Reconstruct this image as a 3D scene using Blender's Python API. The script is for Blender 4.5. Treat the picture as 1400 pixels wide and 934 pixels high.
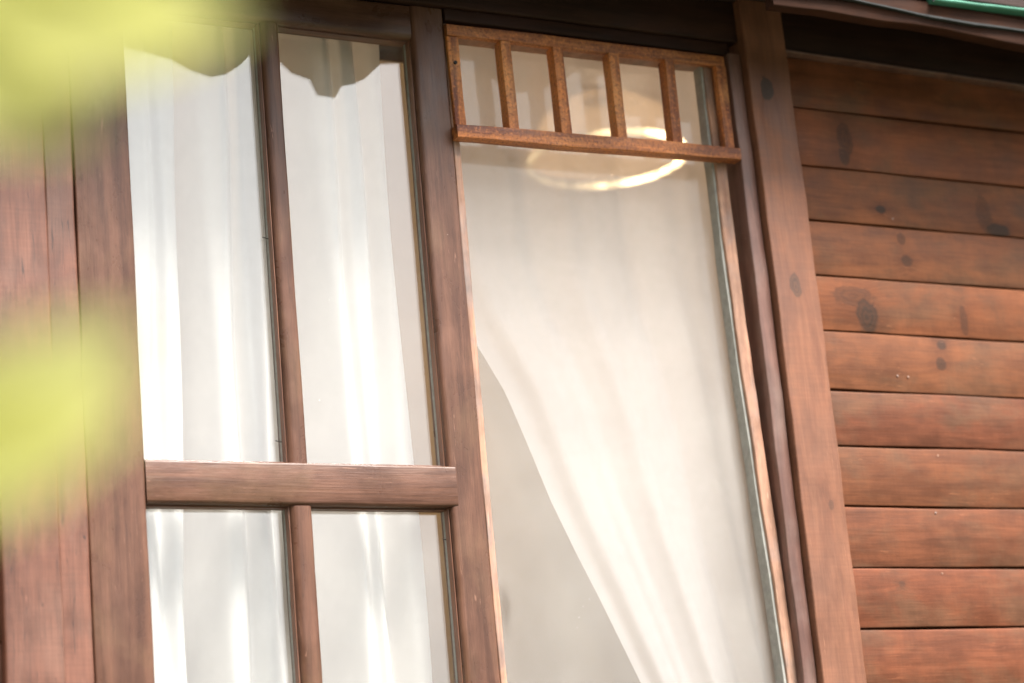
import bpy, bmesh, math, random
from mathutils import Vector, Matrix
R = math.radians
random.seed(7)
for o in list(bpy.data.objects):
    bpy.data.objects.remove(o)
scene = bpy.context.scene
col = scene.collection

# ------------------------------------------------------------------ camera
# wall plane is y = 0 (outside is -y), z = 0 is the middle of the window, ground is 2.7 m below
cam_d = bpy.data.cameras.new('camera')
cam = bpy.data.objects.new('camera', cam_d)
col.objects.link(cam)
scene.camera = cam
rv = Vector((0.88341368, -0.46003878, -0.08913239))
uv_ = Vector((-0.04534941, -0.27325339, 0.96087253))
fv = Vector((0.46639436, 0.84480584, 0.26225828))
m = Matrix.Identity(4)
for i in range(3):
    m[i][0] = rv[i]; m[i][1] = uv_[i]; m[i][2] = -fv[i]
m.translation = Vector((-1.9588563, -3.54818451, -1.10148476))
cam.matrix_world = m
cam_d.sensor_width = 36.0
cam_d.lens = 3181.35 / 1400 * 36
cam_d.clip_start = 0.05
cam_d.clip_end = 2000
cam_d.dof.use_dof = True
cam_d.dof.focus_distance = 4.10
cam_d.dof.aperture_fstop = 2.25

# ------------------------------------------------------------------ world, sun, exposure
SUN_EL, SUN_AZ = 57.0, 158.0        # azimuth clockwise from +y: behind the camera, to its right
world = bpy.data.worlds.new('World')
scene.world = world
world.use_nodes = True
nt = world.node_tree
nt.nodes.clear()
sky = nt.nodes.new('ShaderNodeTexSky')
sky.sky_type = 'NISHITA'
sky.sun_disc = False
sky.sun_elevation = R(SUN_EL)
sky.sun_rotation = R(SUN_AZ)
sky.air_density = 1.0
sky.dust_density = 3.0
sky.ozone_density = 0.3
bg = nt.nodes.new('ShaderNodeBackground')
bg.inputs['Strength'].default_value = 0.042
wo = nt.nodes.new('ShaderNodeOutputWorld')
hs = nt.nodes.new('ShaderNodeHueSaturation')      # thin overcast: the whole sky is paler than a clear one
hs.inputs['Saturation'].default_value = 0.16
nt.links.new(sky.outputs[0], hs.inputs['Color'])
nt.links.new(hs.outputs[0], bg.inputs[0])
nt.links.new(bg.outputs[0], wo.inputs[0])

sun_d = bpy.data.lights.new('sun', 'SUN')
sun_d.energy = 1.5
sun_d.angle = R(22)
sun_d.color = (1.0, 0.96, 0.91)
sun = bpy.data.objects.new('sun', sun_d)
col.objects.link(sun)
sdir = Vector((math.sin(R(SUN_AZ)) * math.cos(R(SUN_EL)), math.cos(R(SUN_AZ)) * math.cos(R(SUN_EL)), math.sin(R(SUN_EL))))
sun.rotation_euler = sdir.to_track_quat('Z', 'Y').to_euler()
sun.location = (2, -6, 6)

vs = scene.view_settings
vs.view_transform = 'Standard'
vs.look = 'None'
vs.gamma = 1.0
vs.use_curve_mapping = False
vs.exposure = 2.93
scene.render.engine = 'CYCLES'
scene.cycles.max_bounces = 10
scene.cycles.transparent_max_bounces = 24
scene.cycles.diffuse_bounces = 5

# ------------------------------------------------------------------ material helpers
def new_mat(name):
    mt = bpy.data.materials.new(name)
    mt.use_nodes = True
    mt.node_tree.nodes.clear()
    return mt

class NG:
    """tiny node builder"""
    def __init__(s, tree): s.t = tree
    def n(s, typ, **kw):
        nd = s.t.nodes.new(typ)
        for k, v in kw.items(): setattr(nd, k, v)
        return nd
    def put(s, sock, v):
        if hasattr(v, 'is_linked') or hasattr(v, 'links'): s.t.links.new(v, sock)
        else: sock.default_value = v
    def math(s, op, a, b=0.0, c=None, clamp=False):
        nd = s.n('ShaderNodeMath', operation=op); nd.use_clamp = clamp
        s.put(nd.inputs[0], a); s.put(nd.inputs[1], b)
        if c is not None: s.put(nd.inputs[2], c)
        return nd.outputs[0]
    def rng(s, v, a, b, c=0.0, d=1.0):
        nd = s.n('ShaderNodeMapRange', interpolation_type='SMOOTHSTEP')
        s.put(nd.inputs[0], v)
        for i, q in enumerate((a, b, c, d)): nd.inputs[1 + i].default_value = q
        return nd.outputs[0]
    def mix(s, f, a, b, mode='MIX'):
        nd = s.n('ShaderNodeMix', data_type='RGBA', blend_type=mode)
        s.put(nd.inputs[0], f); s.put(nd.inputs[6], a); s.put(nd.inputs[7], b)
        return nd.outputs[2]
    def comb(s, x, y, z):
        nd = s.n('ShaderNodeCombineXYZ')
        s.put(nd.inputs[0], x); s.put(nd.inputs[1], y); s.put(nd.inputs[2], z)
        return nd.outputs[0]
    def noise(s, vec, scale, detail=4.0, rough=0.55, dist=0.0):
        nd = s.n('ShaderNodeTexNoise')
        s.put(nd.inputs['Vector'], vec)
        nd.inputs['Scale'].default_value = scale
        nd.inputs['Detail'].default_value = detail
        nd.inputs['Roughness'].default_value = rough
        nd.inputs['Distortion'].default_value = dist
        return nd.outputs[0]

def c4(c): return (c[0], c[1], c[2], 1.0)

def wood_mat(name, light, dark, patch, axis='Z', rough=0.45, knots=(), fibre=0.5, patchy=0.5,
             flecks=0.25, bump=0.25, speckle=0.0, saw=0.0, spec=0.5, split=0.0):
    """stained timber; the grain runs along `axis` in the piece's own coordinates.
    knots: (along, across, radius_along, radius_across, darkness)"""
    mt = new_mat(name)
    g = NG(mt.node_tree)
    tc = g.n('ShaderNodeTexCoord')
    sp = g.n('ShaderNodeSeparateXYZ')
    g.put(sp.inputs[0], tc.outputs['Object'])
    oi = g.n('ShaderNodeObjectInfo')
    rnd = g.math('MULTIPLY', oi.outputs['Random'], 40.0)
    al, ac = (sp.outputs[2], sp.outputs[0]) if axis == 'Z' else (sp.outputs[0], sp.outputs[2])
    dp = sp.outputs[1]
    warp = None
    kdark = None
    khalo = None
    wob = g.noise(g.comb(al, ac, dp), 26.0, 4.0, 0.6, 0.3)
    for (ka, kc, ra, rc, dk) in knots:
        dx = g.math('DIVIDE', g.math('SUBTRACT', al, ka), ra * 1.2)
        dz = g.math('DIVIDE', g.math('SUBTRACT', ac, kc), rc * 1.2)
        d = g.math('SQRT', g.math('ADD', g.math('MULTIPLY', dx, dx), g.math('MULTIPLY', dz, dz)))
        d = g.math('ADD', d, g.math('MULTIPLY', g.math('SUBTRACT', wob, 0.5), 1.5))
        core = g.math('MULTIPLY', g.math('MULTIPLY', g.rng(d, 1.2, 0.8), dk), g.rng(g.math('SINE', g.math('MULTIPLY', d, 15.0)), -1.0, 1.0, 0.7, 1.0))
        halo = g.math('MULTIPLY', g.rng(d, 3.4, 0.9), dk)
        w = g.math('DIVIDE', g.math('MULTIPLY', dz, 0.02), g.math('ADD', g.math('MULTIPLY', d, d), 0.6))
        kdark = core if kdark is None else g.math('MAXIMUM', kdark, core)
        khalo = halo if khalo is None else g.math('MAXIMUM', khalo, halo)
        warp = w if warp is None else g.math('ADD', warp, w)
    acw = g.math('ADD', ac, warp) if warp is not None else ac
    alr = g.math('ADD', al, rnd)
    v1 = g.comb(g.math('MULTIPLY', alr, 1.0), g.math('MULTIPLY', acw, 14.0), g.math('MULTIPLY', dp, 14.0))
    grain = g.noise(v1, 3.0, 5.0, 0.6, 0.6)
    v2 = g.comb(g.math('MULTIPLY', alr, 6.0), g.math('MULTIPLY', acw, 260.0), g.math('MULTIPLY', dp, 260.0))
    fine = g.noise(v2, 2.0, 3.0, 0.6)
    v3 = g.comb(alr, g.math('MULTIPLY', ac, 1.6), dp)
    pat = g.noise(v3, 4.5, 5.0, 0.62, 0.3)
    pat2 = g.noise(v3, 13.0, 4.0, 0.6, 0.2)
    c = g.mix(g.rng(grain, 0.34, 0.68), c4(light), c4(dark))
    c = g.mix(g.math('MULTIPLY', g.rng(pat, 0.46, 0.66), patchy), c, c4(patch))
    tone = g.rng(pat2, 0.3, 0.7, 1.0 - 0.35 * patchy, 1.0 + 0.25 * patchy)
    tone = g.math('MULTIPLY', tone, g.rng(fine, 0.25, 0.75, 1.0 - 0.3 * fibre, 1.0 + 0.28 * fibre))
    objv = g.math('MULTIPLY_ADD', oi.outputs['Random'], 0.14, 0.93)
    tone = g.math('MULTIPLY', tone, objv)
    if saw > 0:
        vs_ = g.comb(g.math('MULTIPLY', alr, 130.0), g.math('MULTIPLY', ac, 5.0), dp)
        sw = g.noise(vs_, 1.6, 2.0)
        tone = g.math('MULTIPLY', tone, g.rng(sw, 0.3, 0.72, 1.0 - saw, 1.0 + saw))
    tv = g.comb(tone, tone, tone)
    c = g.mix(1.0, c, tv, 'MULTIPLY')
    if speckle > 0:
        sn = g.noise(tc.outputs['Object'], 190.0, 3.0, 0.65)
        c = g.mix(g.math('MULTIPLY', g.rng(sn, 0.52, 0.66), speckle), c, c4(dark))
        c = g.mix(g.math('MULTIPLY', g.rng(sn, 0.45, 0.33), speckle * 0.6), c, (min(1, light[0] * 1.7), min(1, light[1] * 1.6), light[2] * 1.3, 1))
    if khalo is not None:
        c = g.mix(g.math('MULTIPLY', khalo, 0.45), c, (dark[0] * 0.55, dark[1] * 0.5, dark[2] * 0.5, 1))
        c = g.mix(g.math('MINIMUM', g.math('MULTIPLY', kdark, 1.25), 0.92), c, (0.036, 0.020, 0.013, 1))
    if split > 0:
        ln = g.noise(g.comb(g.math('MULTIPLY', alr, 2.2), g.math('MULTIPLY', acw, 60.0), dp), 1.0, 2.0)
        e = g.math('ABSOLUTE', g.math('SUBTRACT', ln, 0.5))
        e = g.math('MULTIPLY', g.rng(e, 0.006, 0.0), split)
        c = g.mix(e, c, (0.012, 0.008, 0.008, 1))
    scv = g.comb(g.math('MULTIPLY', alr, 16.0), g.math('MULTIPLY', ac, 210.0), g.math('MULTIPLY', dp, 210.0))
    scn = g.noise(scv, 1.0, 2.0, 0.5, 1.5)
    scm = g.rng(g.noise(g.comb(alr, ac, dp), 7.0, 3.0), 0.5, 0.62)
    c = g.mix(g.math('MULTIPLY', g.math('MULTIPLY', g.rng(scn, 0.66, 0.72), scm), flecks), c, (min(1, light[0] * 2.6), min(1, light[1] * 3.0), min(1, light[2] * 3.3), 1))
    fl = g.n('ShaderNodeTexVoronoi', feature='F1')
    g.put(fl.inputs['Vector'], g.comb(g.math('ADD', sp.outputs[0], rnd), sp.outputs[1], sp.outputs[2]))
    fl.inputs['Scale'].default_value = 26.0
    fsel = g.rng(g.noise(tc.outputs['Object'], 9.0, 2.0), 0.52, 0.62)
    f1 = g.math('MULTIPLY', g.rng(fl.outputs['Distance'], 0.045, 0.02), fsel)
    c = g.mix(g.math('MULTIPLY', f1, flecks), c, (0.62, 0.52, 0.42, 1))
    bs = g.n('ShaderNodeBsdfPrincipled')
    g.put(bs.inputs['Base Color'], c)
    g.put(bs.inputs['Roughness'], g.rng(pat2, 0.25, 0.75, rough - 0.09, rough + 0.12))
    bs.inputs['Specular IOR Level'].default_value = spec
    h = g.math('ADD', g.math('MULTIPLY', fine, 0.35), g.math('MULTIPLY', grain, 0.8))
    h = g.math('ADD', h, g.math('MULTIPLY', pat2, 0.8))
    if speckle > 0: h = g.math('ADD', h, g.math('MULTIPLY', sn, 1.2 * speckle))
    bp = g.n('ShaderNodeBump')
    bp.inputs['Strength'].default_value = bump
    bp.inputs['Distance'].default_value = 0.004
    g.put(bp.inputs['Height'], h)
    g.put(bs.inputs['Normal'], bp.outputs[0])
    out = g.n('ShaderNodeOutputMaterial')
    g.put(out.inputs[0], bs.outputs[0])
    return mt

def plain_mat(name, colr, rough=0.7, var=0.25, scale=20.0, spec=0.4, metal=0.0, colr2=None, bump=0.1):
    mt = new_mat(name)
    g = NG(mt.node_tree)
    tc = g.n('ShaderNodeTexCoord')
    nz = g.noise(tc.outputs['Object'], scale, 5.0, 0.6)
    c2 = colr2 or tuple(v * (1 - var * 1.6) for v in colr)
    c = g.mix(g.rng(nz, 0.35, 0.68), c4(colr), c4(c2))
    bs = g.n('ShaderNodeBsdfPrincipled')
    g.put(bs.inputs['Base Color'], c)
    bs.inputs['Roughness'].default_value = rough
    bs.inputs['Specular IOR Level'].default_value = spec
    bs.inputs['Metallic'].default_value = metal
    bp = g.n('ShaderNodeBump')
    bp.inputs['Strength'].default_value = bump
    bp.inputs['Distance'].default_value = 0.003
    g.put(bp.inputs['Height'], nz)
    g.put(bs.inputs['Normal'], bp.outputs[0])
    out = g.n('ShaderNodeOutputMaterial')
    g.put(out.inputs[0], bs.outputs[0])
    return mt

def glass_mat(IOR, name):
    mt = new_mat(name)
    g = NG(mt.node_tree)
    tc = g.n('ShaderNodeTexCoord')
    bp = g.n('ShaderNodeBump')
    bp.inputs['Strength'].default_value = 0.03
    bp.inputs['Distance'].default_value = 0.01
    g.put(bp.inputs['Height'], g.noise(tc.outputs['Object'], 7.0, 1.0))
    ge = g.n('ShaderNodeNewGeometry')
    fr = g.n('ShaderNodeFresnel'); g.put(fr.inputs[0], g.math('MULTIPLY_ADD', ge.outputs['Backfacing'], 1.0 / IOR - IOR, IOR))
    tr = g.n('ShaderNodeBsdfTransparent'); tr.inputs[0].default_value = (0.965, 0.965, 0.955, 1)
    gl = g.n('ShaderNodeBsdfGlossy'); gl.inputs['Roughness'].default_value = 0.0
    gl.inputs[0].default_value = (1, 1, 1, 1)
    g.put(gl.inputs['Normal'], bp.outputs[0])
    m1 = g.n('ShaderNodeMixShader')
    g.put(m1.inputs[0], fr.outputs[0]); g.put(m1.inputs[1], tr.outputs[0]); g.put(m1.inputs[2], gl.outputs[0])
    # dust specks and a faint film of dirt
    vo = g.n('ShaderNodeTexVoronoi'); vo.inputs['Scale'].default_value = 38.0
    g.put(vo.inputs['Vector'], tc.outputs['Object'])
    sel = g.rng(g.noise(tc.outputs['Object'], 5.0, 2.0), 0.55, 0.62)
    spk = g.math('MULTIPLY', g.rng(vo.outputs['Distance'], 0.05, 0.02), sel)
    film = g.rng(g.noise(tc.outputs['Object'], 6.0, 5.0, 0.65), 0.35, 0.8, 0.01, 0.05)
    df = g.n('ShaderNodeBsdfDiffuse'); df.inputs[0].default_value = (0.75, 0.73, 0.68, 1)
    m2 = g.n('ShaderNodeMixShader')
    g.put(m2.inputs[0], g.math('MAXIMUM', g.math('MULTIPLY', spk, 0.7), film))
    g.put(m2.inputs[1], m1.outputs[0]); g.put(m2.inputs[2], df.outputs[0])
    out = g.n('ShaderNodeOutputMaterial')
    g.put(out.inputs[0], m2.outputs[0])
    return mt

def cloth_mat(name, colr, transl=0.35, clear=0.12, weave=0.0):
    mt = new_mat(name)
    g = NG(mt.node_tree)
    tc = g.n('ShaderNodeTexCoord')
    nz = g.noise(tc.outputs['Object'], 14.0, 4.0)
    c = g.mix(g.rng(nz, 0.35, 0.7), c4(colr), c4(tuple(v * 0.95 for v in colr)))
    df = g.n('ShaderNodeBsdfDiffuse'); g.put(df.inputs[0], c)
    tl = g.n('ShaderNodeBsdfTranslucent'); g.put(tl.inputs[0], c)
    m1 = g.n('ShaderNodeMixShader'); m1.inputs[0].default_value = transl
    g.put(m1.inputs[1], df.outputs[0]); g.put(m1.inputs[2], tl.outputs[0])
    tr = g.n('ShaderNodeBsdfTransparent')
    m2 = g.n('ShaderNodeMixShader'); m2.inputs[0].default_value = clear
    g.put(m2.inputs[1], m1.outputs[0]); g.put(m2.inputs[2], tr.outputs[0])
    out = g.n('ShaderNodeOutputMaterial')
    g.put(out.inputs[0], m2.outputs[0])
    return mt

def screen_mat():
    """fine pale insect gauze: the threads are far below a pixel, so their cover is a flat share"""
    mt = new_mat('insect gauze')
    g = NG(mt.node_tree)
    tc = g.n('ShaderNodeTexCoord')
    sp = g.n('ShaderNodeSeparateXYZ'); g.put(sp.inputs[0], tc.outputs['Object'])
    df = g.n('ShaderNodeBsdfDiffuse'); df.inputs[0].default_value = (0.70, 0.685, 0.66, 1)
    tl = g.n('ShaderNodeBsdfTranslucent'); tl.inputs[0].default_value = (0.70, 0.685, 0.66, 1)
    m0 = g.n('ShaderNodeMixShader'); m0.inputs[0].default_value = 0.3
    g.put(m0.inputs[1], df.outputs[0]); g.put(m0.inputs[2], tl.outputs[0])
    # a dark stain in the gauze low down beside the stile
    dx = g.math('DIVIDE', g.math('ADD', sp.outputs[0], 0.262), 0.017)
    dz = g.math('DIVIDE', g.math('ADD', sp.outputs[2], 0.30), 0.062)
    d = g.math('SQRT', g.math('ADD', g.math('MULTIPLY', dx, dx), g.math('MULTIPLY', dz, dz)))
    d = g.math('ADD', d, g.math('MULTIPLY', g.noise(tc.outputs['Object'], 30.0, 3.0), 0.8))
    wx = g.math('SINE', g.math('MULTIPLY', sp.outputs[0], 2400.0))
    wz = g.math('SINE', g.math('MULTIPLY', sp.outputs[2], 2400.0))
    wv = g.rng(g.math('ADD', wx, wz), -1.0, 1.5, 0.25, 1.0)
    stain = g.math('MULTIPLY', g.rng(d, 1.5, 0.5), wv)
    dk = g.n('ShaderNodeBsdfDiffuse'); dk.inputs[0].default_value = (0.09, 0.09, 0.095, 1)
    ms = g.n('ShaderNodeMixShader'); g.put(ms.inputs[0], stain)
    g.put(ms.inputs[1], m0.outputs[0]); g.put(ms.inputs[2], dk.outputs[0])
    tr = g.n('ShaderNodeBsdfTransparent')
    cov = g.rng(g.noise(tc.outputs['Object'], 5.0, 5.0, 0.6), 0.3, 0.75, 0.11, 0.15)
    m2 = g.n('ShaderNodeMixShader'); g.put(m2.inputs[0], cov)
    g.put(m2.inputs[1], tr.outputs[0]); g.put(m2.inputs[2], ms.outputs[0])
    out = g.n('ShaderNodeOutputMaterial')
    g.put(out.inputs[0], m2.outputs[0])
    return mt

def leaf_mat():
    mt = new_mat('yellow green leaf')
    g = NG(mt.node_tree)
    tc = g.n('ShaderNodeTexCoord')
    nz = g.noise(tc.outputs['Object'], 30.0, 4.0)
    c = g.mix(nz, (0.68, 0.665, 0.21, 1), (0.74, 0.73, 0.28, 1))
    bs = g.n('ShaderNodeBsdfPrincipled'); g.put(bs.inputs['Base Color'], c)
    bs.inputs['Roughness'].default_value = 0.5
    tl = g.n('ShaderNodeBsdfTranslucent'); tl.inputs[0].default_value = (0.82, 0.82, 0.40, 1)
    mx = g.n('ShaderNodeMixShader'); mx.inputs[0].default_value = 0.45
    g.put(mx.inputs[1], bs.outputs[0]); g.put(mx.inputs[2], tl.outputs[0])
    out = g.n('ShaderNodeOutputMaterial'); g.put(out.inputs[0], mx.outputs[0])
    return mt

def glow_mat(name, colr, strength):
    mt = new_mat(name)
    g = NG(mt.node_tree)
    em = g.n('ShaderNodeEmission')
    em.inputs[0].default_value = c4(colr); em.inputs[1].default_value = strength
    out = g.n('ShaderNodeOutputMaterial'); g.put(out.inputs[0], em.outputs[0])
    return mt

# timber kinds (base colours)
SASH = dict(light=(0.132, 0.060, 0.037), dark=(0.072, 0.031, 0.019), patch=(0.136, 0.074, 0.041))
M = {}
M['sash_z'] = wood_mat('brown varnished sash upright', axis='Z', rough=0.33, fibre=0.3, patchy=0.5, split=0.3, flecks=0.6, spec=0.38, **SASH)
M['sash_x'] = wood_mat('brown varnished sash crosspiece', axis='X', rough=0.34, fibre=0.45, patchy=0.55, flecks=0.6, spec=0.38, **SASH)
M['board_z'] = wood_mat('red brown frame board', (0.165, 0.064, 0.038), (0.112, 0.042, 0.025), (0.15, 0.074, 0.050), 'Z', 0.5, fibre=0.5, patchy=0.6, split=0.8, saw=0.06)
M['header'] = wood_mat('shade darkened header timber', (0.040, 0.016, 0.010), (0.022, 0.009, 0.006), (0.030, 0.015, 0.010), 'X', 0.6, patchy=0.5, spec=0.18)  # base darkened: the eave's shade is put into the colour
M['trim'] = wood_mat('grey brown jamb trim', (0.17, 0.083, 0.062), (0.11, 0.052, 0.04), (0.17, 0.115, 0.095), 'Z', 0.42, patchy=0.6)
M['pale'] = wood_mat('bare pale weathered strip', (0.42, 0.235, 0.155), (0.30, 0.155, 0.10), (0.25, 0.19, 0.17), 'Z', 0.65, fibre=0.5, patchy=0.9)
M['lattice_z'] = wood_mat('orange speckled lattice bar', (0.58, 0.20, 0.055), (0.15, 0.038, 0.016), (0.62, 0.27, 0.09), 'Z', 0.55, fibre=0.4, patchy=0.7, speckle=0.6, bump=0.5)
M['lattice_x'] = wood_mat('orange speckled lattice rail', (0.48, 0.165, 0.048), (0.13, 0.034, 0.015), (0.52, 0.21, 0.07), 'X', 0.5, fibre=0.4, patchy=0.7, speckle=0.7, bump=0.5)
M['putty'] = plain_mat('grey window putty', (0.34, 0.33, 0.30), 0.8, 0.12, 60.0)
M['bead'] = wood_mat('orange brown glazing bead', (0.26, 0.12, 0.07), (0.15, 0.06, 0.035), (0.2, 0.1, 0.07), 'Z', 0.45, patchy=0.5)
M['bead_x'] = wood_mat('brown glazing bead', (0.18, 0.08, 0.05), (0.10, 0.042, 0.03), (0.15, 0.08, 0.05), 'X', 0.45, patchy=0.5)
M['fascia'] = wood_mat('shade darkened fascia timber', (0.048, 0.019, 0.010), (0.030, 0.012, 0.007), (0.040, 0.017, 0.010), 'X', 0.7, patchy=0.6, spec=0.12)  # tree shade on the fascia is painted in as a darker base
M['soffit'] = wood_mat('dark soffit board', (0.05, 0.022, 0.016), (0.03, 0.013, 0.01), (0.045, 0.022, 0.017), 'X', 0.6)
M['glass'] = glass_mat(2.0, 'old reflective window glass')
M['glass_thin'] = glass_mat(1.45, 'thin clear glass')
M['curtain'] = cloth_mat('white curtain cloth', (0.80, 0.79, 0.775), 0.12, 0.05)
M['sheer'] = cloth_mat('sheer white voile', (0.635, 0.605, 0.625), 0.36, 0.20)
M['gauze'] = screen_mat()
M['leaf'] = leaf_mat()
M['bark'] = plain_mat('green brown bark', (0.12, 0.10, 0.05), 0.8, 0.4, 40.0)
M['plaster'] = plain_mat('beige plaster', (0.20, 0.17, 0.125), 0.85, 0.06, 3.0, 0.2)
M['ceiling'] = plain_mat('cream boarded ceiling', (0.45, 0.39, 0.31), 0.85, 0.06, 3.0, 0.2)
M['floor'] = plain_mat('interior timber floor', (0.25, 0.14, 0.08), 0.5, 0.3, 6.0)
M['green'] = plain_mat('mint green painted sheet', (0.075, 0.25, 0.17), 0.6, 0.15, 9.0)
M['black'] = plain_mat('black rubber', (0.015, 0.016, 0.016), 0.6, 0.3, 30.0)
M['drip'] = plain_mat('dark grey metal drip edge', (0.025, 0.027, 0.026), 0.65, 0.3, 30.0)
M['grey_sheet'] = plain_mat('dark weathered sheet', (0.05, 0.06, 0.045), 0.7, 0.3, 12.0)
M['metal'] = plain_mat('dull steel', (0.12, 0.115, 0.11), 0.5, 0.3, 40.0, metal=0.6)
M['brass'] = plain_mat('dark bronze', (0.09, 0.06, 0.035), 0.4, 0.3, 30.0, metal=0.7)
M['core'] = plain_mat('dark timber backing', (0.03, 0.017, 0.013), 0.85, 0.3, 6.0)
M['ground'] = plain_mat('pale gravel and grass', (0.09, 0.085, 0.06), 0.9, 0.2, 1.2, colr2=(0.045, 0.06, 0.025))
M['opal'] = cloth_mat('opal glass shade', (0.40, 0.33, 0.24), 0.3, 0.96)

# ------------------------------------------------------------------ object helpers
def thing(name, label, cat, loc=(0, 0, 0), group=None):
    o = bpy.data.objects.new(name, None)
    col.objects.link(o)
    o.location = loc
    o.empty_display_size = 0.05
    o['label'] = label; o['category'] = cat
    if group: o['group'] = group
    return o

def link(name, me, mat, parent=None, center=(0, 0, 0)):
    o = bpy.data.objects.new(name, me)
    col.objects.link(o)
    if mat is not None: me.materials.append(mat)
    p = Vector(center)
    q = parent
    while q is not None:
        p -= Vector(q.location)
        q = q.parent
    o.location = p
    if parent is not None: o.parent = parent
    return o

def struct(o):
    o['kind'] = 'structure'
    return o

def finish(bm, name, angle=38):
    bmesh.ops.recalc_face_normals(bm, faces=bm.faces)
    me = bpy.data.meshes.new(name)
    bm.to_mesh(me); bm.free()
    for p in me.polygons:
        p.use_smooth = p.material_index == 0
        p.material_index = 0
    me.set_sharp_from_angle(angle=R(angle))
    return me

def board(name, mat, parent, axis, a0, a1, b0, b1, y0, y1, ch0=(0.002, 0.002), ch1=(0.002, 0.002),
          segs=None, wob=0.0007, off=None, yoff=None, rnd=3):
    """a length of timber: runs along `axis` from a0 to a1, across from b0 to b1, front face at y0, back at y1.
    ch0 / ch1: (width, depth) of the rounded front arris at b0 / b1."""
    prof = []
    for i in range(rnd + 1):
        t = i / rnd * math.pi / 2
        prof.append((b0 + ch0[0] * (1 - math.sin(t)), y0 + ch0[1] * (1 - math.cos(t))) if False else
                    (b0 + ch0[0] * (1 - math.cos(t)), y0 + ch0[1] * (1 - math.sin(t))))
    for i in range(rnd + 1):
        t = math.pi / 2 - i / rnd * math.pi / 2
        prof.append((b1 - ch1[0] * (1 - math.cos(t)), y0 + ch1[1] * (1 - math.sin(t))))
    prof += [(b1, y1), (b0, y1)]
    L = a1 - a0
    n = segs or max(2, min(40, int(L / 0.05)))
    ca, cb, cy = (a0 + a1) / 2, (b0 + b1) / 2, (y0 + y1) / 2
    ph = [random.uniform(0, 6.28) for _ in range(9)]
    fr = [random.uniform(3, 9), random.uniform(14, 30), random.uniform(40, 80)]
    def wv(a, k):
        return wob * (0.9 * math.sin(fr[0] * a + ph[k]) + 0.5 * math.sin(fr[1] * a + ph[k + 1]) + 0.25 * math.sin(fr[2] * a + ph[k + 2]))
    bm = bmesh.new()
    rings = []
    for i in range(n + 1):
        a = a0 + L * i / n
        db0, db1, dy = wv(a, 0), wv(a, 3), wv(a, 6)
        o = off(a) if off else 0.0
        oy = yoff(a) if yoff else 0.0
        ring = []
        for (b, y) in prof:
            t = (b - b0) / (b1 - b0)
            bb = b + db0 * (1 - t) + db1 * t + o - cb
            yy = y + (dy if y < y1 - 1e-6 else 0) + oy - cy
            ring.append(bm.verts.new((bb, yy, a - ca) if axis == 'Z' else (a - ca, yy, bb)))
        rings.append(ring)
    k = len(prof)
    flat = {rnd, 2 * rnd + 1, 2 * rnd + 2, 2 * rnd + 3}
    for i in range(n):
        for j in range(k):
            fc = bm.faces.new((rings[i][j], rings[i][(j + 1) % k], rings[i + 1][(j + 1) % k], rings[i + 1][j]))
            if j in flat: fc.material_index = 1
    bm.faces.new(rings[0]); bm.faces.new(list(reversed(rings[-1])))
    c = (cb, cy, ca) if axis == 'Z' else (ca, cy, cb)
    return link(name, finish(bm, name), mat, parent, c)

def box(name, mat, parent, x0, x1, y0, y1, z0, z1):
    bm = bmesh.new()
    bmesh.ops.create_cube(bm, size=1.0)
    bmesh.ops.scale(bm, vec=(x1 - x0, y1 - y0, z1 - z0), verts=bm.verts)
    return link(name, finish(bm, name), mat, parent, ((x0 + x1) / 2, (y0 + y1) / 2, (z0 + z1) / 2))

def tube(name, mat, parent, pts, rad, sides=8):
    pts = [Vector(p) for p in pts]
    c = pts[0]
    bm = bmesh.new()
    rings = []
    for i, p in enumerate(pts):
        d = (pts[min(i + 1, len(pts) - 1)] - pts[max(i - 1, 0)]).normalized()
        s = d.cross(Vector((0.3, 0.9, 0.1))).normalized(); t = d.cross(s)
        rr = rad[i] if isinstance(rad, (list, tuple)) else rad
        rings.append([bm.verts.new(p - c + s * rr * math.cos(6.2832 * j / sides) + t * rr * math.sin(6.2832 * j / sides)) for j in range(sides)])
    for i in range(len(rings) - 1):
        for j in range(sides):
            bm.faces.new((rings[i][j], rings[i][(j + 1) % sides], rings[i + 1][(j + 1) % sides], rings[i + 1][j]))
    bm.faces.new(rings[0]); bm.faces.new(list(reversed(rings[-1])))
    return link(name, finish(bm, name), mat, parent, c)

def lathe(name, mat, parent, prof, c, sides=48):
    bm = bmesh.new()
    rings = [[bm.verts.new((r * math.cos(6.28318 * j / sides), r * math.sin(6.28318 * j / sides), z)) for j in range(sides)] for r, z in prof]
    for i in range(len(rings) - 1):
        for j in range(sides):
            bm.faces.new((rings[i][j], rings[i][(j + 1) % sides], rings[i + 1][(j + 1) % sides], rings[i + 1][j]))
    return link(name, finish(bm, name), mat, parent, c)

# ------------------------------------------------------------------ setting: ground and the room behind the wall
GZ = -2.7
bm = bmesh.new()
bmesh.ops.create_grid(bm, x_segments=2, y_segments=2, size=400)
struct(link('ground', finish(bm, 'ground'), M['ground'], None, (0, 0, GZ)))

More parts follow.
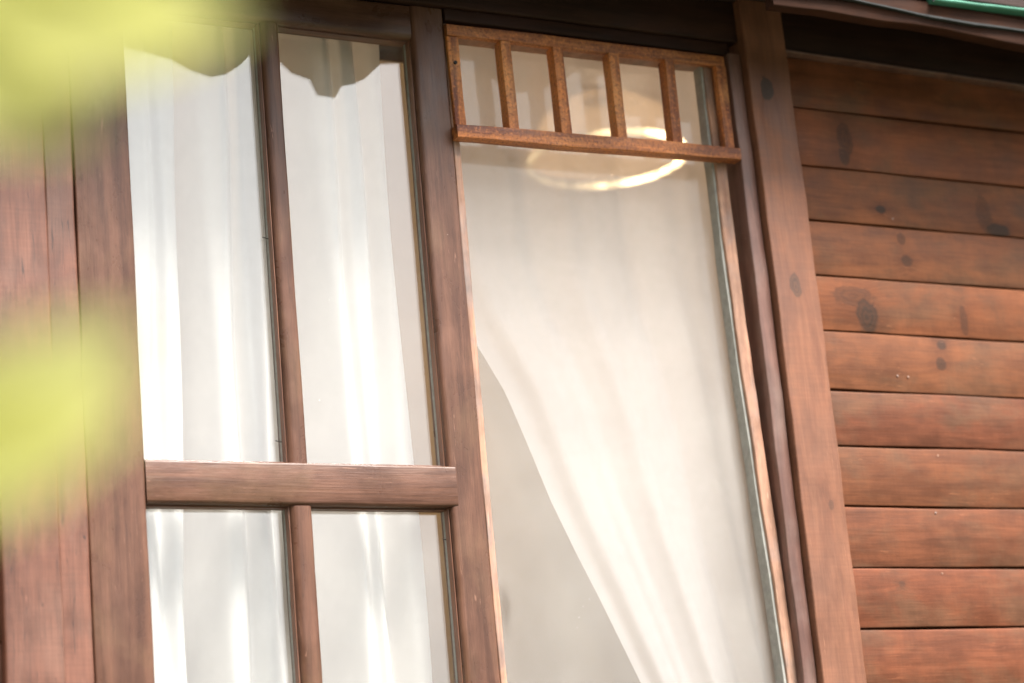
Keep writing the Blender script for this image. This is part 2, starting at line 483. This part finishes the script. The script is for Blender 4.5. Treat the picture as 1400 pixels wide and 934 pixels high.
# unseen wood added behind the camera; its tall sides shade the wall top
bm = bmesh.new()
for k in range(330):
    az = R(random.uniform(78, 282))
    gap = math.exp(-((math.degrees(az) - 151) / 38) ** 4)
    hh = (15.0 - 10.2 * gap) * random.uniform(0.78, 1.03)
    rr = random.uniform(34, 46)
    ctr = Vector((math.sin(az) * rr, math.cos(az) * rr, 0))
    b2 = bmesh.ops.create_icosphere(bm, subdivisions=2, radius=1.0)
    w = random.uniform(1.8, 3.2)
    for v in b2['verts']:
        q = v.co * (1 + 0.22 * math.sin(v.co.x * 9 + k) * math.sin(v.co.z * 8 + 2 * k))
        v.co = Vector((q.x * w, q.y * w, GZ + hh * 0.5 + q.z * hh * 0.5)) + ctr
wd = link('shading_woodland', finish(bm, 'shading_woodland'), plain_mat('dark foliage mass', (0.10, 0.13, 0.045), 0.8, 0.5, 2.5, bump=0.6), None)
wd['kind'] = 'stuff'
RX0, RX1, RY0, RY1, RZ0 = -1.9, 2.6, 0.101, 2.7, -1.3
struct(box('room_floor', M['floor'], None, RX0, RX1, RY0, RY1, RZ0 - 0.1, RZ0))
def slab(name, mat, x0, x1, yz):
    n = len(yz)
    vs_ = [(x0, y, z) for y, z in yz] + [(x1, y, z) for y, z in yz]
    fs = [tuple(range(n)), tuple(range(2 * n - 1, n - 1, -1))] + [(i, (i + 1) % n, n + (i + 1) % n, n + i) for i in range(n)]
    me = bpy.data.meshes.new(name); me.from_pydata(vs_, [], fs); me.update()
    b = bmesh.new(); b.from_mesh(me); bmesh.ops.recalc_face_normals(b, faces=b.faces); b.to_mesh(me); b.free()
    return me
CE0, CE1 = 0.80, 2.75          # sloped ceiling follows the roof
struct(link('room_ceiling', slab('room_ceiling', M['ceiling'], RX0, RX1, [(RY0, CE0), (RY1, CE1), (RY1, CE1 + 0.03), (RY0, CE0 + 0.03)]), M['ceiling']))
struct(box('room_wall_back', M['plaster'], None, RX0, RX1, RY1, RY1 + 0.1, RZ0 - 0.1, CE1 + 0.05))
yz = [(RY0, RZ0 - 0.1), (RY1 + 0.1, RZ0 - 0.1), (RY1 + 0.1, CE1 + 0.05), (RY0, CE0)]
struct(link('room_wall_left', slab('room_wall_left', M['plaster'], RX0 - 0.1, RX0 - 0.002, yz), M['plaster']))
struct(link('room_wall_right', slab('room_wall_right', M['plaster'], RX1 + 0.002, RX1 + 0.1, yz), M['plaster']))

# ------------------------------------------------------------------ cabin wall: planks, post, boards, header
wall = thing('cabin_wall', 'red brown timber cabin wall of horizontal planks with an upright post', 'wall', (0, 0.05, GZ))
box('wall_backing', M['core'], wall, RX0, -0.875, 0.03, 0.10, GZ, 0.80)
box('wall_backing', M['core'], wall, 0.575, RX1, 0.03, 0.10, GZ, 0.80)
box('wall_backing', M['core'], wall, -0.874, 0.574, 0.052, 0.10, 0.70, 0.80)
box('wall_backing', M['core'], wall, -0.874, 0.574, 0.03, 0.10, GZ, -1.02)

joints = [0.632, 0.522, 0.398, 0.283, 0.169, 0.056, -0.064, -0.175, -0.294, -0.414, -0.531]
while joints[-1] > GZ + 0.15: joints.append(joints[-1] - 0.118)
# knots on the planks in the photograph: plank index -> (x, z, rx, rz, dark)
KN = {1: [(0.807, 0.462, 0.014, 0.03, 0.55), (0.80, 0.425, 0.012, 0.02, 0.6)],
      2: [(0.873, 0.318, 0.011, 0.007, 0.9), (1.171, 0.297, 0.022, 0.010, 0.95), (1.14, 0.33, 0.016, 0.03, 0.4)],
      3: [(0.922, 0.213, 0.011, 0.009, 0.6), (0.915, 0.26, 0.008, 0.010, 0.5)],
      4: [(0.803, 0.085, 0.020, 0.032, 0.75), (0.77, 0.13, 0.045, 0.016, 0.45), (1.045, 0.092, 0.008, 0.03, 0.45)],
      5: [(0.979, 0.038, 0.011, 0.008, 0.7), (0.972, 0.0, 0.010, 0.011, 0.65)],
      6: [(1.20, -0.085, 0.014, 0.008, 0.6)],
      8: [(0.93, -0.235, 0.009, 0.007, 0.25)], 9: [(0.80, -0.445, 0.006, 0.004, 0.4)]}
TONES = [((0.179, 0.058, 0.025), (0.132, 0.043, 0.018)),
         ((0.196, 0.065, 0.028), (0.145, 0.048, 0.021)),
         ((0.198, 0.070, 0.029), (0.147, 0.051, 0.022)),
         ((0.191, 0.068, 0.028), (0.141, 0.050, 0.022)),
         ((0.202, 0.067, 0.026), (0.150, 0.049, 0.019)),
         ((0.196, 0.069, 0.028), (0.145, 0.051, 0.022)),
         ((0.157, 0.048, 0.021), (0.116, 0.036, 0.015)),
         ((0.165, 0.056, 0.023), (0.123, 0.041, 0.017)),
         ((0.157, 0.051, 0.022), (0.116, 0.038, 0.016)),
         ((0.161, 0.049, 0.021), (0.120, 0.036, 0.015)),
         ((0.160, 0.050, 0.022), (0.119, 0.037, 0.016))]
PATCH = (0.115, 0.058, 0.031)
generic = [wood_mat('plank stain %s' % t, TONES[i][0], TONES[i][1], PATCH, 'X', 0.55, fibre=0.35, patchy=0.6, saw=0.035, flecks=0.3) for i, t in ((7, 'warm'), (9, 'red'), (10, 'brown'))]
PX0, PX1 = 0.640, RX1 + 0.1
for i in range(len(joints) - 1):
    zt, zb = joints[i] - 0.0012, joints[i + 1] + 0.0016
    full = zt < -1.12
    x0 = RX0 - 0.1 if full else PX0
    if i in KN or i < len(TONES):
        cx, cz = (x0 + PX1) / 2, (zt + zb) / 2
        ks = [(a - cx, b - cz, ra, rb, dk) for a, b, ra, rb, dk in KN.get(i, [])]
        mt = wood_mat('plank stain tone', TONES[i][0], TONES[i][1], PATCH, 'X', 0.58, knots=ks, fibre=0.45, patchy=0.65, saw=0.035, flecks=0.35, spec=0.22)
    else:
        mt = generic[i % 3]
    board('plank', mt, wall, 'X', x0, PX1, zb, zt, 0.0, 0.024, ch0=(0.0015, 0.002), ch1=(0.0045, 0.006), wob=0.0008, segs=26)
    if not full:
        board('plank', generic[(i + 1) % 3], wall, 'X', RX0 - 0.1, -0.945, zb, zt, 0.0, 0.024, ch0=(0.0015, 0.002), ch1=(0.0045, 0.006), wob=0.0008, segs=12)
# frieze board under the eave, both sides of the windows
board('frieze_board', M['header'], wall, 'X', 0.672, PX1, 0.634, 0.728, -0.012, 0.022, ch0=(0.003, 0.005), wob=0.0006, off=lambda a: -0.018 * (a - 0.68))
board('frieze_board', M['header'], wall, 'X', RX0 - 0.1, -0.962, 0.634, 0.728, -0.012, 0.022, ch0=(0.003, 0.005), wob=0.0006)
board('moulding', M['trim'], wall, 'X', 0.6695, PX1, 0.6285, 0.6335, -0.024, -0.0005, ch0=(0.002, 0.002), ch1=(0.002, 0.002), wob=0.0006, off=lambda a: -0.018 * (a - 0.68))
# the upright post and the trim at the right of the windows
zc = (-1.0 + 0.728) / 2
pm = wood_mat('post timber', (0.205, 0.080, 0.040), (0.158, 0.058, 0.029), (0.19, 0.080, 0.044), 'Z', 0.6,
              knots=[(0.539 - zc, 0.608 - 0.6185, 0.021, 0.0125, 0.95), (0.131 - zc, 0.617 - 0.6185, 0.022, 0.011, 0.6), (-0.30 - zc, 0.636 - 0.6185, 0.008, 0.005, 0.4)],
              fibre=0.4, patchy=0.5, saw=0.05, flecks=0.3)
board('post', pm, wall, 'Z', -1.0, 0.728, 0.569, 0.668, -0.032, 0.024, ch0=(0.004, 0.004), ch1=(0.003, 0.003), wob=0.0012)
board('jamb_trim', M['trim'], wall, 'Z', -1.0, 0.614, 0.536, 0.5665, -0.015, 0.05, ch0=(0.003, 0.003), wob=0.001)
for x, z in ((0.858, -0.030), (0.884, -0.031), (0.90, 0.30), (0.93, -0.19), (0.905, -0.305), (0.90, -0.425)):
    tube('nail_head', M['pale'], wall, [(x, 0.003, z), (x, -0.0012, z)], 0.0022, 8)
# left boards
board('frame_board', M['board_z'], wall, 'Z', -1.0, 0.728, -0.954, -0.8585, -0.022, 0.028, ch0=(0.005, 0.005), ch1=(0.004, 0.004), wob=0.001)
board('jamb_trim', M['board_z'], wall, 'Z', -1.0, 0.640, -0.8565, -0.8065, -0.008, 0.05, ch0=(0.002, 0.002), ch1=(0.004, 0.004), wob=0.0008)
# header above the openings and sill below
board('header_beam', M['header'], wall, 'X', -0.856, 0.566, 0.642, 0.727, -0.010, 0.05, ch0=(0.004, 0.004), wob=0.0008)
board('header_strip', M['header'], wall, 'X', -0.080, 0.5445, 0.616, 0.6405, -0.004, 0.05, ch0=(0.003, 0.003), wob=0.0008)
board('window_sill', M['sash_x'], wall, 'X', -0.95, 0.66, -1.05, -1.0015, -0.06, 0.05, ch0=(0.006, 0.006), ch1=(0.006, 0.006))

# ------------------------------------------------------------------ left casement window, four panes
WT = 'casement_window'
cas = thing(WT, 'brown varnished casement window of four panes with white curtain behind it', 'window', (-0.44, 0.02, -1.0))
ST, SB = 0.639, -0.998
GY = 0.034
board('stile', M['sash_z'], cas, 'Z', SB, ST, -0.803, -0.704, 0.0, 0.045, ch0=(0.003, 0.003), ch1=(0.004, 0.006), wob=0.0006)
board('stile', M['sash_z'], cas, 'Z', SB, ST, -0.150, -0.0835, 0.0, 0.045, ch0=(0.010, 0.009), ch1=(0.003, 0.003), wob=0.0006)
board('rail', M['sash_x'], cas, 'X', -0.7035, -0.1505, 0.574, ST - 0.001, 0.001, 0.045, ch0=(0.010, 0.009), ch1=(0.003, 0.003), wob=0.0005)
board('rail', M['sash_x'], cas, 'X', -0.7035, -0.1365, -0.3065, -0.2335, -0.0006, 0.045, ch0=(0.006, 0.007), ch1=(0.005, 0.006), wob=0.0006)
board('rail', M['sash_x'], cas, 'X', -0.7035, -0.1505, SB + 0.001, -0.905, 0.001, 0.045, ch0=(0.003, 0.003), ch1=(0.010, 0.009), wob=0.0006)
board('muntin', M['sash_z'], cas, 'Z', -0.2345, 0.5735, -0.4475, -0.4135, 0.002, 0.045, ch0=(0.012, 0.010), ch1=(0.006, 0.008), wob=0.0005)
board('muntin', M['sash_z'], cas, 'Z', -0.9045, -0.3075, -0.4500, -0.4125, 0.002, 0.045, ch0=(0.012, 0.010), ch1=(0.006, 0.008), wob=0.0006)
for (x0, x1, z0, z1) in ((-0.704, -0.4475, -0.2335, 0.574), (-0.4135, -0.150, -0.2335, 0.574),
                         (-0.704, -0.450, -0.905, -0.3065), (-0.4125, -0.150, -0.905, -0.3065)):
    pn = box('pane', M['glass'], cas, x0 - 0.004, x1 + 0.004, GY, GY + 0.004, z0 - 0.004, z1 + 0.004)
    e = 0.0025
    board('putty_strip', M['putty'], pn, 'Z', z0 + 0.001, z1 - 0.001, x1 - 0.0030, x1 - 0.0002, GY - 0.007, GY - 0.0005, (0.0005, 0.0005), (0.0005, 0.0005), wob=0.0004, rnd=1)
    board('glazing_bead', M['bead'], pn, 'Z', z0 + 0.001, z1 - 0.001, x1 - 0.0022, x1 - 0.0003, 0.011, GY - 0.0075, (0.0005, 0.0005), (0.0003, 0.0003), wob=0.0002, rnd=1)
    board('glazing_bead', M['bead_x'], pn, 'X', x0 + 0.001, x1 - 0.004, z0 + 0.0003, z0 + 0.004, 0.016, GY - 0.0005, (0.0005, 0.0005), (0.001, 0.001), wob=0.0004, rnd=1)
    board('glazing_bead', M['bead_x'], pn, 'X', x0 + 0.001, x1 - 0.004, z1 - 0.003, z1 - 0.0003, 0.016, GY - 0.0005, (0.0005, 0.0005), (0.001, 0.001), wob=0.0004, rnd=1)
for (x, z, dx, dz) in ((-0.4475, 0.172, -0.013, 0.003), (-0.449, -0.192, -0.012, 0.002), (-0.150, -0.36, -0.010, 0.002)):
    tube('nail', M['metal'], cas, [(x + 0.004, GY - 0.006, z), (x + dx, GY - 0.008, z + dz)], 0.0010, 6)

# ------------------------------------------------------------------ right window: pale frame with insect gauze
scr = thing('screen_window', 'tall gauze screen window with a pale bare wood edge beside the post', 'window', (0.23, 0.03, -1.0))
def bend(a):
    return 0.0 if a > 0.15 else 0.030 * ((0.15 - a) / 0.75) ** 1.3 if a > -0.62 else 0.030
board('stile', M['pale'], scr, 'Z', -0.996, 0.612, -0.0825, -0.0685, 0.003, 0.045, ch0=(0.002, 0.002), ch1=(0.003, 0.003), wob=0.0009)
board('stile', M['pale'], scr, 'Z', -0.996, 0.612, 0.4935, 0.5185, 0.008, 0.045, ch0=(0.003, 0.003), ch1=(0.003, 0.003), wob=0.0013, off=lambda a: bend(a) * 0.75)
board('seal_strip', M['putty'], scr, 'Z', -0.99, 0.606, 0.4880, 0.4990, 0.014, 0.0395, ch0=(0.002, 0.002), ch1=(0.001, 0.001), wob=0.0013, off=lambda a: bend(a) * 0.75)
board('rail', M['pale'], scr, 'X', -0.068, 0.4880, 0.592, 0.612, 0.006, 0.045, wob=0.0006)
board('rail', M['pale'], scr, 'X', -0.068, 0.5100, -0.996, -0.95, 0.006, 0.045, wob=0.0006)
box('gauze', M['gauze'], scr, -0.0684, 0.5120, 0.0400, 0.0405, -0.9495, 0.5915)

box('pane', M['glass_thin'], scr, -0.0684, 0.5120, 0.0425, 0.0448, -0.9495, 0.5915)

# ------------------------------------------------------------------ lattice grille across the top of the right window
lat = thing('lattice_grille', 'small orange brown wooden lattice of upright bars across the window top', 'grille', (0.225, 0.0, 0.39))
ti = lambda a: 0.0145 * (a - 0.225)
board('rail', M['lattice_x'], lat, 'X', -0.081, 0.5300, 0.586, 0.6085, -0.010, 0.004, (0.002, 0.002), (0.002, 0.002), wob=0.0008, off=lambda a: 0.005 * (a - 0.225))
board('rail', M['lattice_x'], lat, 'X', -0.0835, 0.5345, 0.383, 0.4085, -0.022, 0.004, (0.002, 0.002), (0.002, 0.002), wob=0.0012, off=ti)
for i, xr in enumerate((-0.056, 0.0505, 0.1615, 0.2845, 0.4095, 0.5295)):
    w = 0.0225 if i else 0.0235
    zb = 0.4095 + ti(xr)
    lean = random.uniform(-0.012, 0.012)
    board('bar', M['lattice_z'], lat, 'Z', zb, 0.5850 + 0.005 * (xr - 0.225), xr - w, xr, -0.0135 if i else -0.006, 0.012 if 0 < i < 5 else 0.0025, (0.002, 0.002), (0.002, 0.002), wob=0.0009, off=lambda a: lean * (a - 0.5))
tube('nail_head', M['black'], lat, [(-0.068, -0.0045, 0.532), (-0.068, -0.0078, 0.532)], 0.0035, 10)

# ------------------------------------------------------------------ eave: soffit, fascia, drip edge, green roofing sheet, scalloped edging
EV = 0.24
eave = thing('roof_eave', 'overhanging dark eave with brown fascia and mint green roofing sheet edge', 'roof', (0, -0.1, 0.73))
for k in range(3):
    y1 = -0.001 - k * 0.0785
    box('soffit_board', M['soffit'], eave, RX0 - 0.1, RX1 + 0.1, y1 - 0.0765, y1, 0.7295, 0.745)
fz = lambda a: -0.032 * (a - 0.5) + 0.0025 * math.sin(a * 9.0) + 0.0015 * math.sin(a * 23)
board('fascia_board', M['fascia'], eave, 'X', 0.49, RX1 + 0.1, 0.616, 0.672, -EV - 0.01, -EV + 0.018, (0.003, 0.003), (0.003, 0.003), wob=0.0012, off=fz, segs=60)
gz = lambda a: -0.030 * (a - 0.5) + 0.0035 * math.sin(a * 11.0 + 1)
board('drip_edge', M['drip'], eave, 'X', 0.49, RX1 + 0.1, 0.6395, 0.6445, -EV - 0.020, -EV - 0.0105, (0.004, 0.004), (0.004, 0.004), wob=0.0012, off=gz, segs=60)
board('roofing_sheet', M['green'], eave, 'X', 0.86, RX1 + 0.1, 0.6595, 0.667, -EV - 0.03, -EV - 0.005, (0.004, 0.004), (0.004, 0.004), wob=0.0012, off=lambda a: 0.003 * math.sin(a * 7.0), segs=60)
board('roof_lath', M['soffit'], eave, 'X', 0.49, RX1 + 0.1, 0.674, 0.72, -EV - 0.02, -EV + 0.02, wob=0.001, segs=40)
tube('cord', M['black'], eave, [(0.858, -EV - 0.036, 0.70), (0.857, -EV - 0.038, 0.675), (0.853, -EV - 0.034, 0.652)], 0.0022, 6)
me = slab('roof_slope', None, RX0 - 0.15, RX1 + 0.15, [(-EV - 0.04, 0.725), (RY1 + 0.2, 2.95), (RY1 + 0.2, 3.0), (-EV - 0.04, 0.765)])
link('roof_slope', me, M['grey_sheet'], eave)
# the scalloped edging hangs over the windows (seen only as a reflection in the panes)
outl = [(-0.62, 0.64), (-0.593, 0.637), (-0.553, 0.632), (-0.503, 0.619), (-0.465, 0.601), (-0.424, 0.592), (-0.394, 0.601), (-0.363, 0.623), (-0.339, 0.65), (-0.329, 0.650),
        (-0.295, 0.648), (-0.278, 0.638), (-0.258, 0.619), (-0.220, 0.608), (-0.206, 0.577), (-0.170, 0.576), (-0.154, 0.601), (-0.127, 0.608), (-0.102, 0.622), (-0.077, 0.648), (-0.066, 0.658)]
one = [(x, z) for x, z in outl]
full = [(x - 0.62, z) for x, z in one if x - 0.62 < -0.64 and x - 0.62 > -1.2] + one + [(-0.016, 0.664), (0.05, 0.69), (0.118, 0.704), (0.168, 0.703), (0.186, 0.665), (0.221, 0.641), (0.254, 0.636), (0.307, 0.65), (0.361, 0.672), (0.405, 0.709), (0.445, 0.722), (0.48, 0.704)]
bm = bmesh.new()
fr, bk, tf, tb = [], [], [], []
for x, z in full:
    z += random.uniform(-0.0008, 0.0008)
    fr.append(bm.verts.new((x, -EV - 0.004, z))); bk.append(bm.verts.new((x, -EV, z)))
    tf.append(bm.verts.new((x, -EV - 0.004, 0.735))); tb.append(bm.verts.new((x, -EV, 0.735)))
for i in range(len(full) - 1):
    bm.faces.new((fr[i], fr[i + 1], tf[i + 1], tf[i])); bm.faces.new((bk[i + 1], bk[i], tb[i], tb[i + 1]))
    bm.faces.new((bk[i], bk[i + 1], fr[i + 1], fr[i])); bm.faces.new((tf[i], tf[i + 1], tb[i + 1], tb[i]))
link('scalloped_edging', finish(bm, 'scalloped_edging'), M['grey_sheet'], eave)
board('rafter_tail', M['fascia'], eave, 'Z', 0.664, 0.728, -0.066, -0.010, -EV + 0.003, -0.013, wob=0.0004)

# ------------------------------------------------------------------ curtains
def curtain(name, mat, label, cat, left, right, z0, z1, y, folds, nu=150, nv=60, fold_y=None, thick=True):
    """left/right: functions of z giving the cloth's edges; folds: list of (cycles, amp, phase, drift)"""
    o = None
    bm = bmesh.new()
    rows = []
    for j in range(nv + 1):
        z = z1 + (z0 - z1) * j / nv
        xl, xr = left(z), right(z)
        row = []
        for i in range(nu + 1):
            u = i / nu
            yy = y
            for (cy, am, ph, dr) in folds:
                yy += am * math.sin(6.28318 * cy * u + ph + dr * (z1 - z))
            if fold_y: yy += fold_y(u, z)
            row.append(bm.verts.new((xl + (xr - xl) * u, yy, z)))
        rows.append(row)
    for j in range(nv):
        for i in range(nu):
            bm.faces.new((rows[j][i], rows[j][i + 1], rows[j + 1][i + 1], rows[j + 1][i]))
    me = finish(bm, name, 80)
    cx, cz = (left(z0) + right(z0)) / 2, z0
    me.transform(Matrix.Translation((-cx, -y, -cz)))
    o = link(name, me, mat, None, (cx, y, cz))
    o['label'] = label; o['category'] = cat
    return o

# deep valleys between the pleats: (x high up, x low down, half width, depth)
VAL = [(-0.70, -0.715, 0.014, 0.05), (-0.628, -0.64, 0.010, 0.02), (-0.552, -0.568, 0.015, 0.11), (-0.478, -0.485, 0.009, 0.03), (-0.415, -0.42, 0.010, 0.04),
       (-0.345, -0.326, 0.021, 0.11), (-0.27, -0.26, 0.008, 0.02), (-0.205, -0.214, 0.013, 0.05)]
def pleats(x, z):
    t = max(0.0, min(1.0, (0.45 - z) / 0.9))
    yy = 0.0
    for xa, xb, w, d in VAL:
        xc = xa + (xb - xa) * t + 0.004 * math.sin(z * 7 + xa * 30)
        q = (x - xc) / (1.45 * w * (0.75 + 0.5 * t))
        yy += 1.4 * d * (0.55 + 0.45 * t) * math.exp(-q * q * 1.3)
    return yy + 0.0025 * math.sin(x * 95 + z * 1.4) + 0.004 * math.sin(x * 41 - z * 2.0)
XL = lambda z: -0.80 + 0.01 * math.sin(z * 5)
XR = lambda z: -0.168 - 0.008 * math.sin((z + 0.1) * 4.0)
curtain('curtain', M['curtain'], 'white pleated curtain hanging behind the four pane window', 'curtain', XL, XR, -1.15, 0.66, 0.100,
        [(3.0, 0.006, 0.6, 0.25)], nu=320, fold_y=lambda u, z: pleats(XL(z) + (XR(z) - XL(z)) * u, z))

def piece(z, tab):
    if z >= tab[0][0]: return tab[0][1]
    for (za, xa), (zb, xb) in zip(tab, tab[1:]):
        if z >= zb: return xa + (xb - xa) * (za - z) / (za - zb)
    return tab[-1][1]
EDGE = [(0.70, -0.11), (0.20, -0.085), (0.10, -0.045), (0.02, 0.005), (-0.06, 0.05), (-0.16, 0.087), (-0.264, 0.124), (-0.36, 0.166), (-0.454, 0.210), (-0.608, 0.278), (-0.75, 0.345), (-0.95, 0.42), (-1.15, 0.43)]
curtain('sheer_curtain', M['sheer'], 'sheer white drape swept aside diagonally behind the gauze window', 'curtain',
        lambda z: piece(z, EDGE), lambda z: 0.64 + 0.0 * z, -1.15, 0.68, 0.125,
        [(3.4, 0.008, 1.0, 0.7), (7.0, 0.0026, 0.2, -0.5), (13.0, 0.0009, 2.0, 0.8)], nu=200)
# the rod both drapes hang on
rod = thing('curtain_rod', 'thin dark curtain rod across the top of both windows inside', 'rod', (-0.1, 0.13, 0.66))
tube('pole', M['brass'], rod, [(-0.87, 0.13, 0.70), (0.70, 0.13, 0.70)], 0.009, 10)
for x in (-0.84, 0.66):
    tube('bracket', M['brass'], rod, [(x, 0.099, 0.70), (x, 0.128, 0.70)], 0.006, 8)

# ------------------------------------------------------------------ ceiling lamp with glowing ring, inside
def ring_mat():
    """a frosted ring whose few bulbs light it unevenly"""
    mt = new_mat('warm lamp glow')
    g = NG(mt.node_tree)
    tc = g.n('ShaderNodeTexCoord')
    sp = g.n('ShaderNodeSeparateXYZ'); g.put(sp.inputs[0], tc.outputs['Object'])
    side = g.rng(g.math('SUBTRACT', g.math('MULTIPLY', sp.outputs[0], 0.8), g.math('MULTIPLY', sp.outputs[1], 0.35)), -0.08, 0.17, 0.05, 1.0)
    nz = g.rng(g.noise(tc.outputs['Object'], 11.0, 2.0), 0.38, 0.6, 0.25, 1.0)
    em = g.n('ShaderNodeEmission')
    em.inputs[0].default_value = (1.0, 0.72, 0.36, 1)
    g.put(em.inputs[1], g.math('MULTIPLY', g.math('MULTIPLY', side, nz), 9.0))
    out = g.n('ShaderNodeOutputMaterial'); g.put(out.inputs[0], em.outputs[0])
    return mt
LX, LY, LZ = 0.985, 1.2, 0.872
lamp = thing('ceiling_lamp', 'warm glowing ring lamp hanging inside behind the lattice', 'lamp', (LX, LY, LZ))
RR = 0.20
lathe('lamp_shade', M['opal'], lamp, [(0.05, 0.16), (0.10, 0.15), (0.16, 0.11), (RR - 0.012, 0.05), (RR, 0.012), (RR - 0.004, 0.012), (RR - 0.016, 0.05), (0.155, 0.105), (0.10, 0.143), (0.05, 0.152)], (LX, LY, LZ))
tor = [(RR + 0.008 * math.cos(6.28318 * k / 10), 0.008 * math.sin(6.28318 * k / 10) - 0.004) for k in range(11)]
lathe('glow_ring', ring_mat(), lamp, tor, (LX, LY, LZ))
tube('cord', M['black'], lamp, [(LX, LY, LZ + 0.15), (LX, LY, 1.62)], 0.005, 8)
bl = bpy.data.lights.new('lamp_bulb', 'POINT'); bl.energy = 17.0; bl.color = (1.0, 0.70, 0.44); bl.shadow_soft_size = 0.05
b = bpy.data.objects.new('lamp_bulb', bl); col.objects.link(b); b.parent = lamp; b.location = (0, 0, -0.06)

# ceiling beam inside, dark through the top of the right window
beam = box('ceiling_beam', M['header'], None, RX0 + 0.01, RX1 - 0.01, 0.56, 0.64, 0.815, 0.90)
beam['label'] = 'dark timber beam crossing the room inside near the ceiling'; beam['category'] = 'beam'

# ------------------------------------------------------------------ the shrub close to the camera
shrub = thing('leafy_shrub', 'yellow green leafy shrub, blurred, close in front at the left edge', 'shrub', (-1.86, -2.80, GZ))
def leaf_mesh(L, W):
    n = 8
    vs_, fs = [], []
    for i in range(n + 1):
        t = i / n
        w = W * 0.5 * (math.sin(math.pi * t ** 0.8)) ** 0.8 if 0 < t < 1 else 0.0008
        dz = -0.10 * L * t * t
        vs_ += [(t * L, -w, dz + 0.12 * w), (t * L, 0, dz - 0.0004), (t * L, w, dz + 0.12 * w)]
    for i in range(n):
        for j in range(2):
            a = i * 3 + j
            fs.append((a, a + 1, a + 4, a + 3))
    me = bpy.data.meshes.new('leaf'); me.from_pydata(vs_, [], fs); me.update()
    for p in me.polygons: p.use_smooth = True
    me.materials.append(M['leaf'])
    return me
LM = [leaf_mesh(0.085, 0.042), leaf_mesh(0.07, 0.036), leaf_mesh(0.055, 0.03)]
def add_leaf(p, d, k, roll=0.0, up=None, s=1.0):
    o = bpy.data.objects.new('leaf', LM[k]); col.objects.link(o)
    X = Vector(d).normalized()
    upv = Vector(up) if up else Vector((0, 0, 1))
    Y = upv.cross(X).normalized(); Zv = X.cross(Y)
    mt = Matrix((X, Y, Zv)).transposed().to_4x4() @ Matrix.Rotation(roll, 4, 'X')
    o.parent = shrub
    o.matrix_local = Matrix.Translation(Vector(p) - Vector(shrub.location)) @ mt @ Matrix.Scale(s, 4)
    return o
SX, SY = -1.86, -2.80
def stemx(z): return Vector((SX + 0.02 * math.sin(z * 3), SY + 0.02 * math.cos(z * 2.3), z))
tube('stem', M['bark'], shrub, [stemx(GZ + 0.001 + (2.35) * k / 14) for k in range(15)], [0.014 - 0.0007 * k for k in range(15)], 8)
C0 = m.translation.copy()
def view(p):
    q = Vector(p) - C0
    d = q.dot(fv)
    return (700 + 3181 * q.dot(rv) / d, 467 - 3181 * q.dot(uv_) / d) if d > 0.1 else (-9999, 0)
def twig(p0, p1):
    mid = (Vector(p0) + Vector(p1)) / 2 + Vector((0, 0, 0.012))
    tube('twig', M['bark'], shrub, [p0, mid, p1], [0.0032, 0.0025, 0.0014], 6)
# leaves that reach into the picture
back = tuple(-fv)
def inleaf(a, b, k, s, roll):
    a = Vector(a); b = Vector(b)
    add_leaf(a, b - a, k, roll, back, s)
twig(stemx(-0.84), (-1.80, -2.873, -0.806))
inleaf((-1.800, -2.874, -0.806), (-1.700, -2.930, -0.800), 0, 1.18, 0.2)
inleaf((-1.800, -2.874, -0.808), (-1.745, -2.895, -0.838), 1, 0.95, -0.3)
inleaf((-1.800, -2.874, -0.800), (-1.730, -2.905, -0.780), 0, 1.0, 0.3)
inleaf((-1.780, -2.888, -0.800), (-1.695, -2.934, -0.808), 0, 1.05, -0.1)
inleaf((-1.800, -2.874, -0.800), (-1.752, -2.895, -0.832), 0, 0.85, 0.1)
inleaf((-1.770, -2.890, -0.795), (-1.712, -2.920, -0.812), 1, 1.0, 0.25)
twig(stemx(-0.99), (-1.787, -2.842, -0.945))
inleaf((-1.790, -2.842, -0.938), (-1.718, -2.893, -0.893), 0, 1.05, 0.15)
inleaf((-1.795, -2.840, -0.932), (-1.730, -2.873, -0.921), 0, 0.95, -0.2)
inleaf((-1.795, -2.842, -0.942), (-1.742, -2.868, -0.938), 1, 0.9, 0.2)
inleaf((-1.800, -2.842, -0.930), (-1.748, -2.862, -0.918), 0, 0.9, 0.3)
# the rest of the shrub, outside the frame
cnt = 0
while cnt < 90:
    z = random.uniform(-2.2, -0.35)
    a = random.uniform(0, 6.28)
    d = Vector((math.cos(a), math.sin(a), random.uniform(-0.2, 0.5)))
    r0 = random.uniform(0.02, 0.13)
    p = stemx(z) + Vector((d.x, d.y, 0)) * r0
    ok = True
    for t in (0, 0.5, 1.0, 1.3):
        v = view(p + d.normalized() * 0.085 * t)
        if -260 < v[0] < 1700 and -260 < v[1] < 1250: ok = False
    if (p - C0).length < 0.35: ok = False
    if not ok: continue
    if r0 > 0.03: twig(stemx(z - 0.02), p)
    add_leaf(p, d, random.choice((0, 1, 2)), random.uniform(-0.5, 0.5))
    cnt += 1
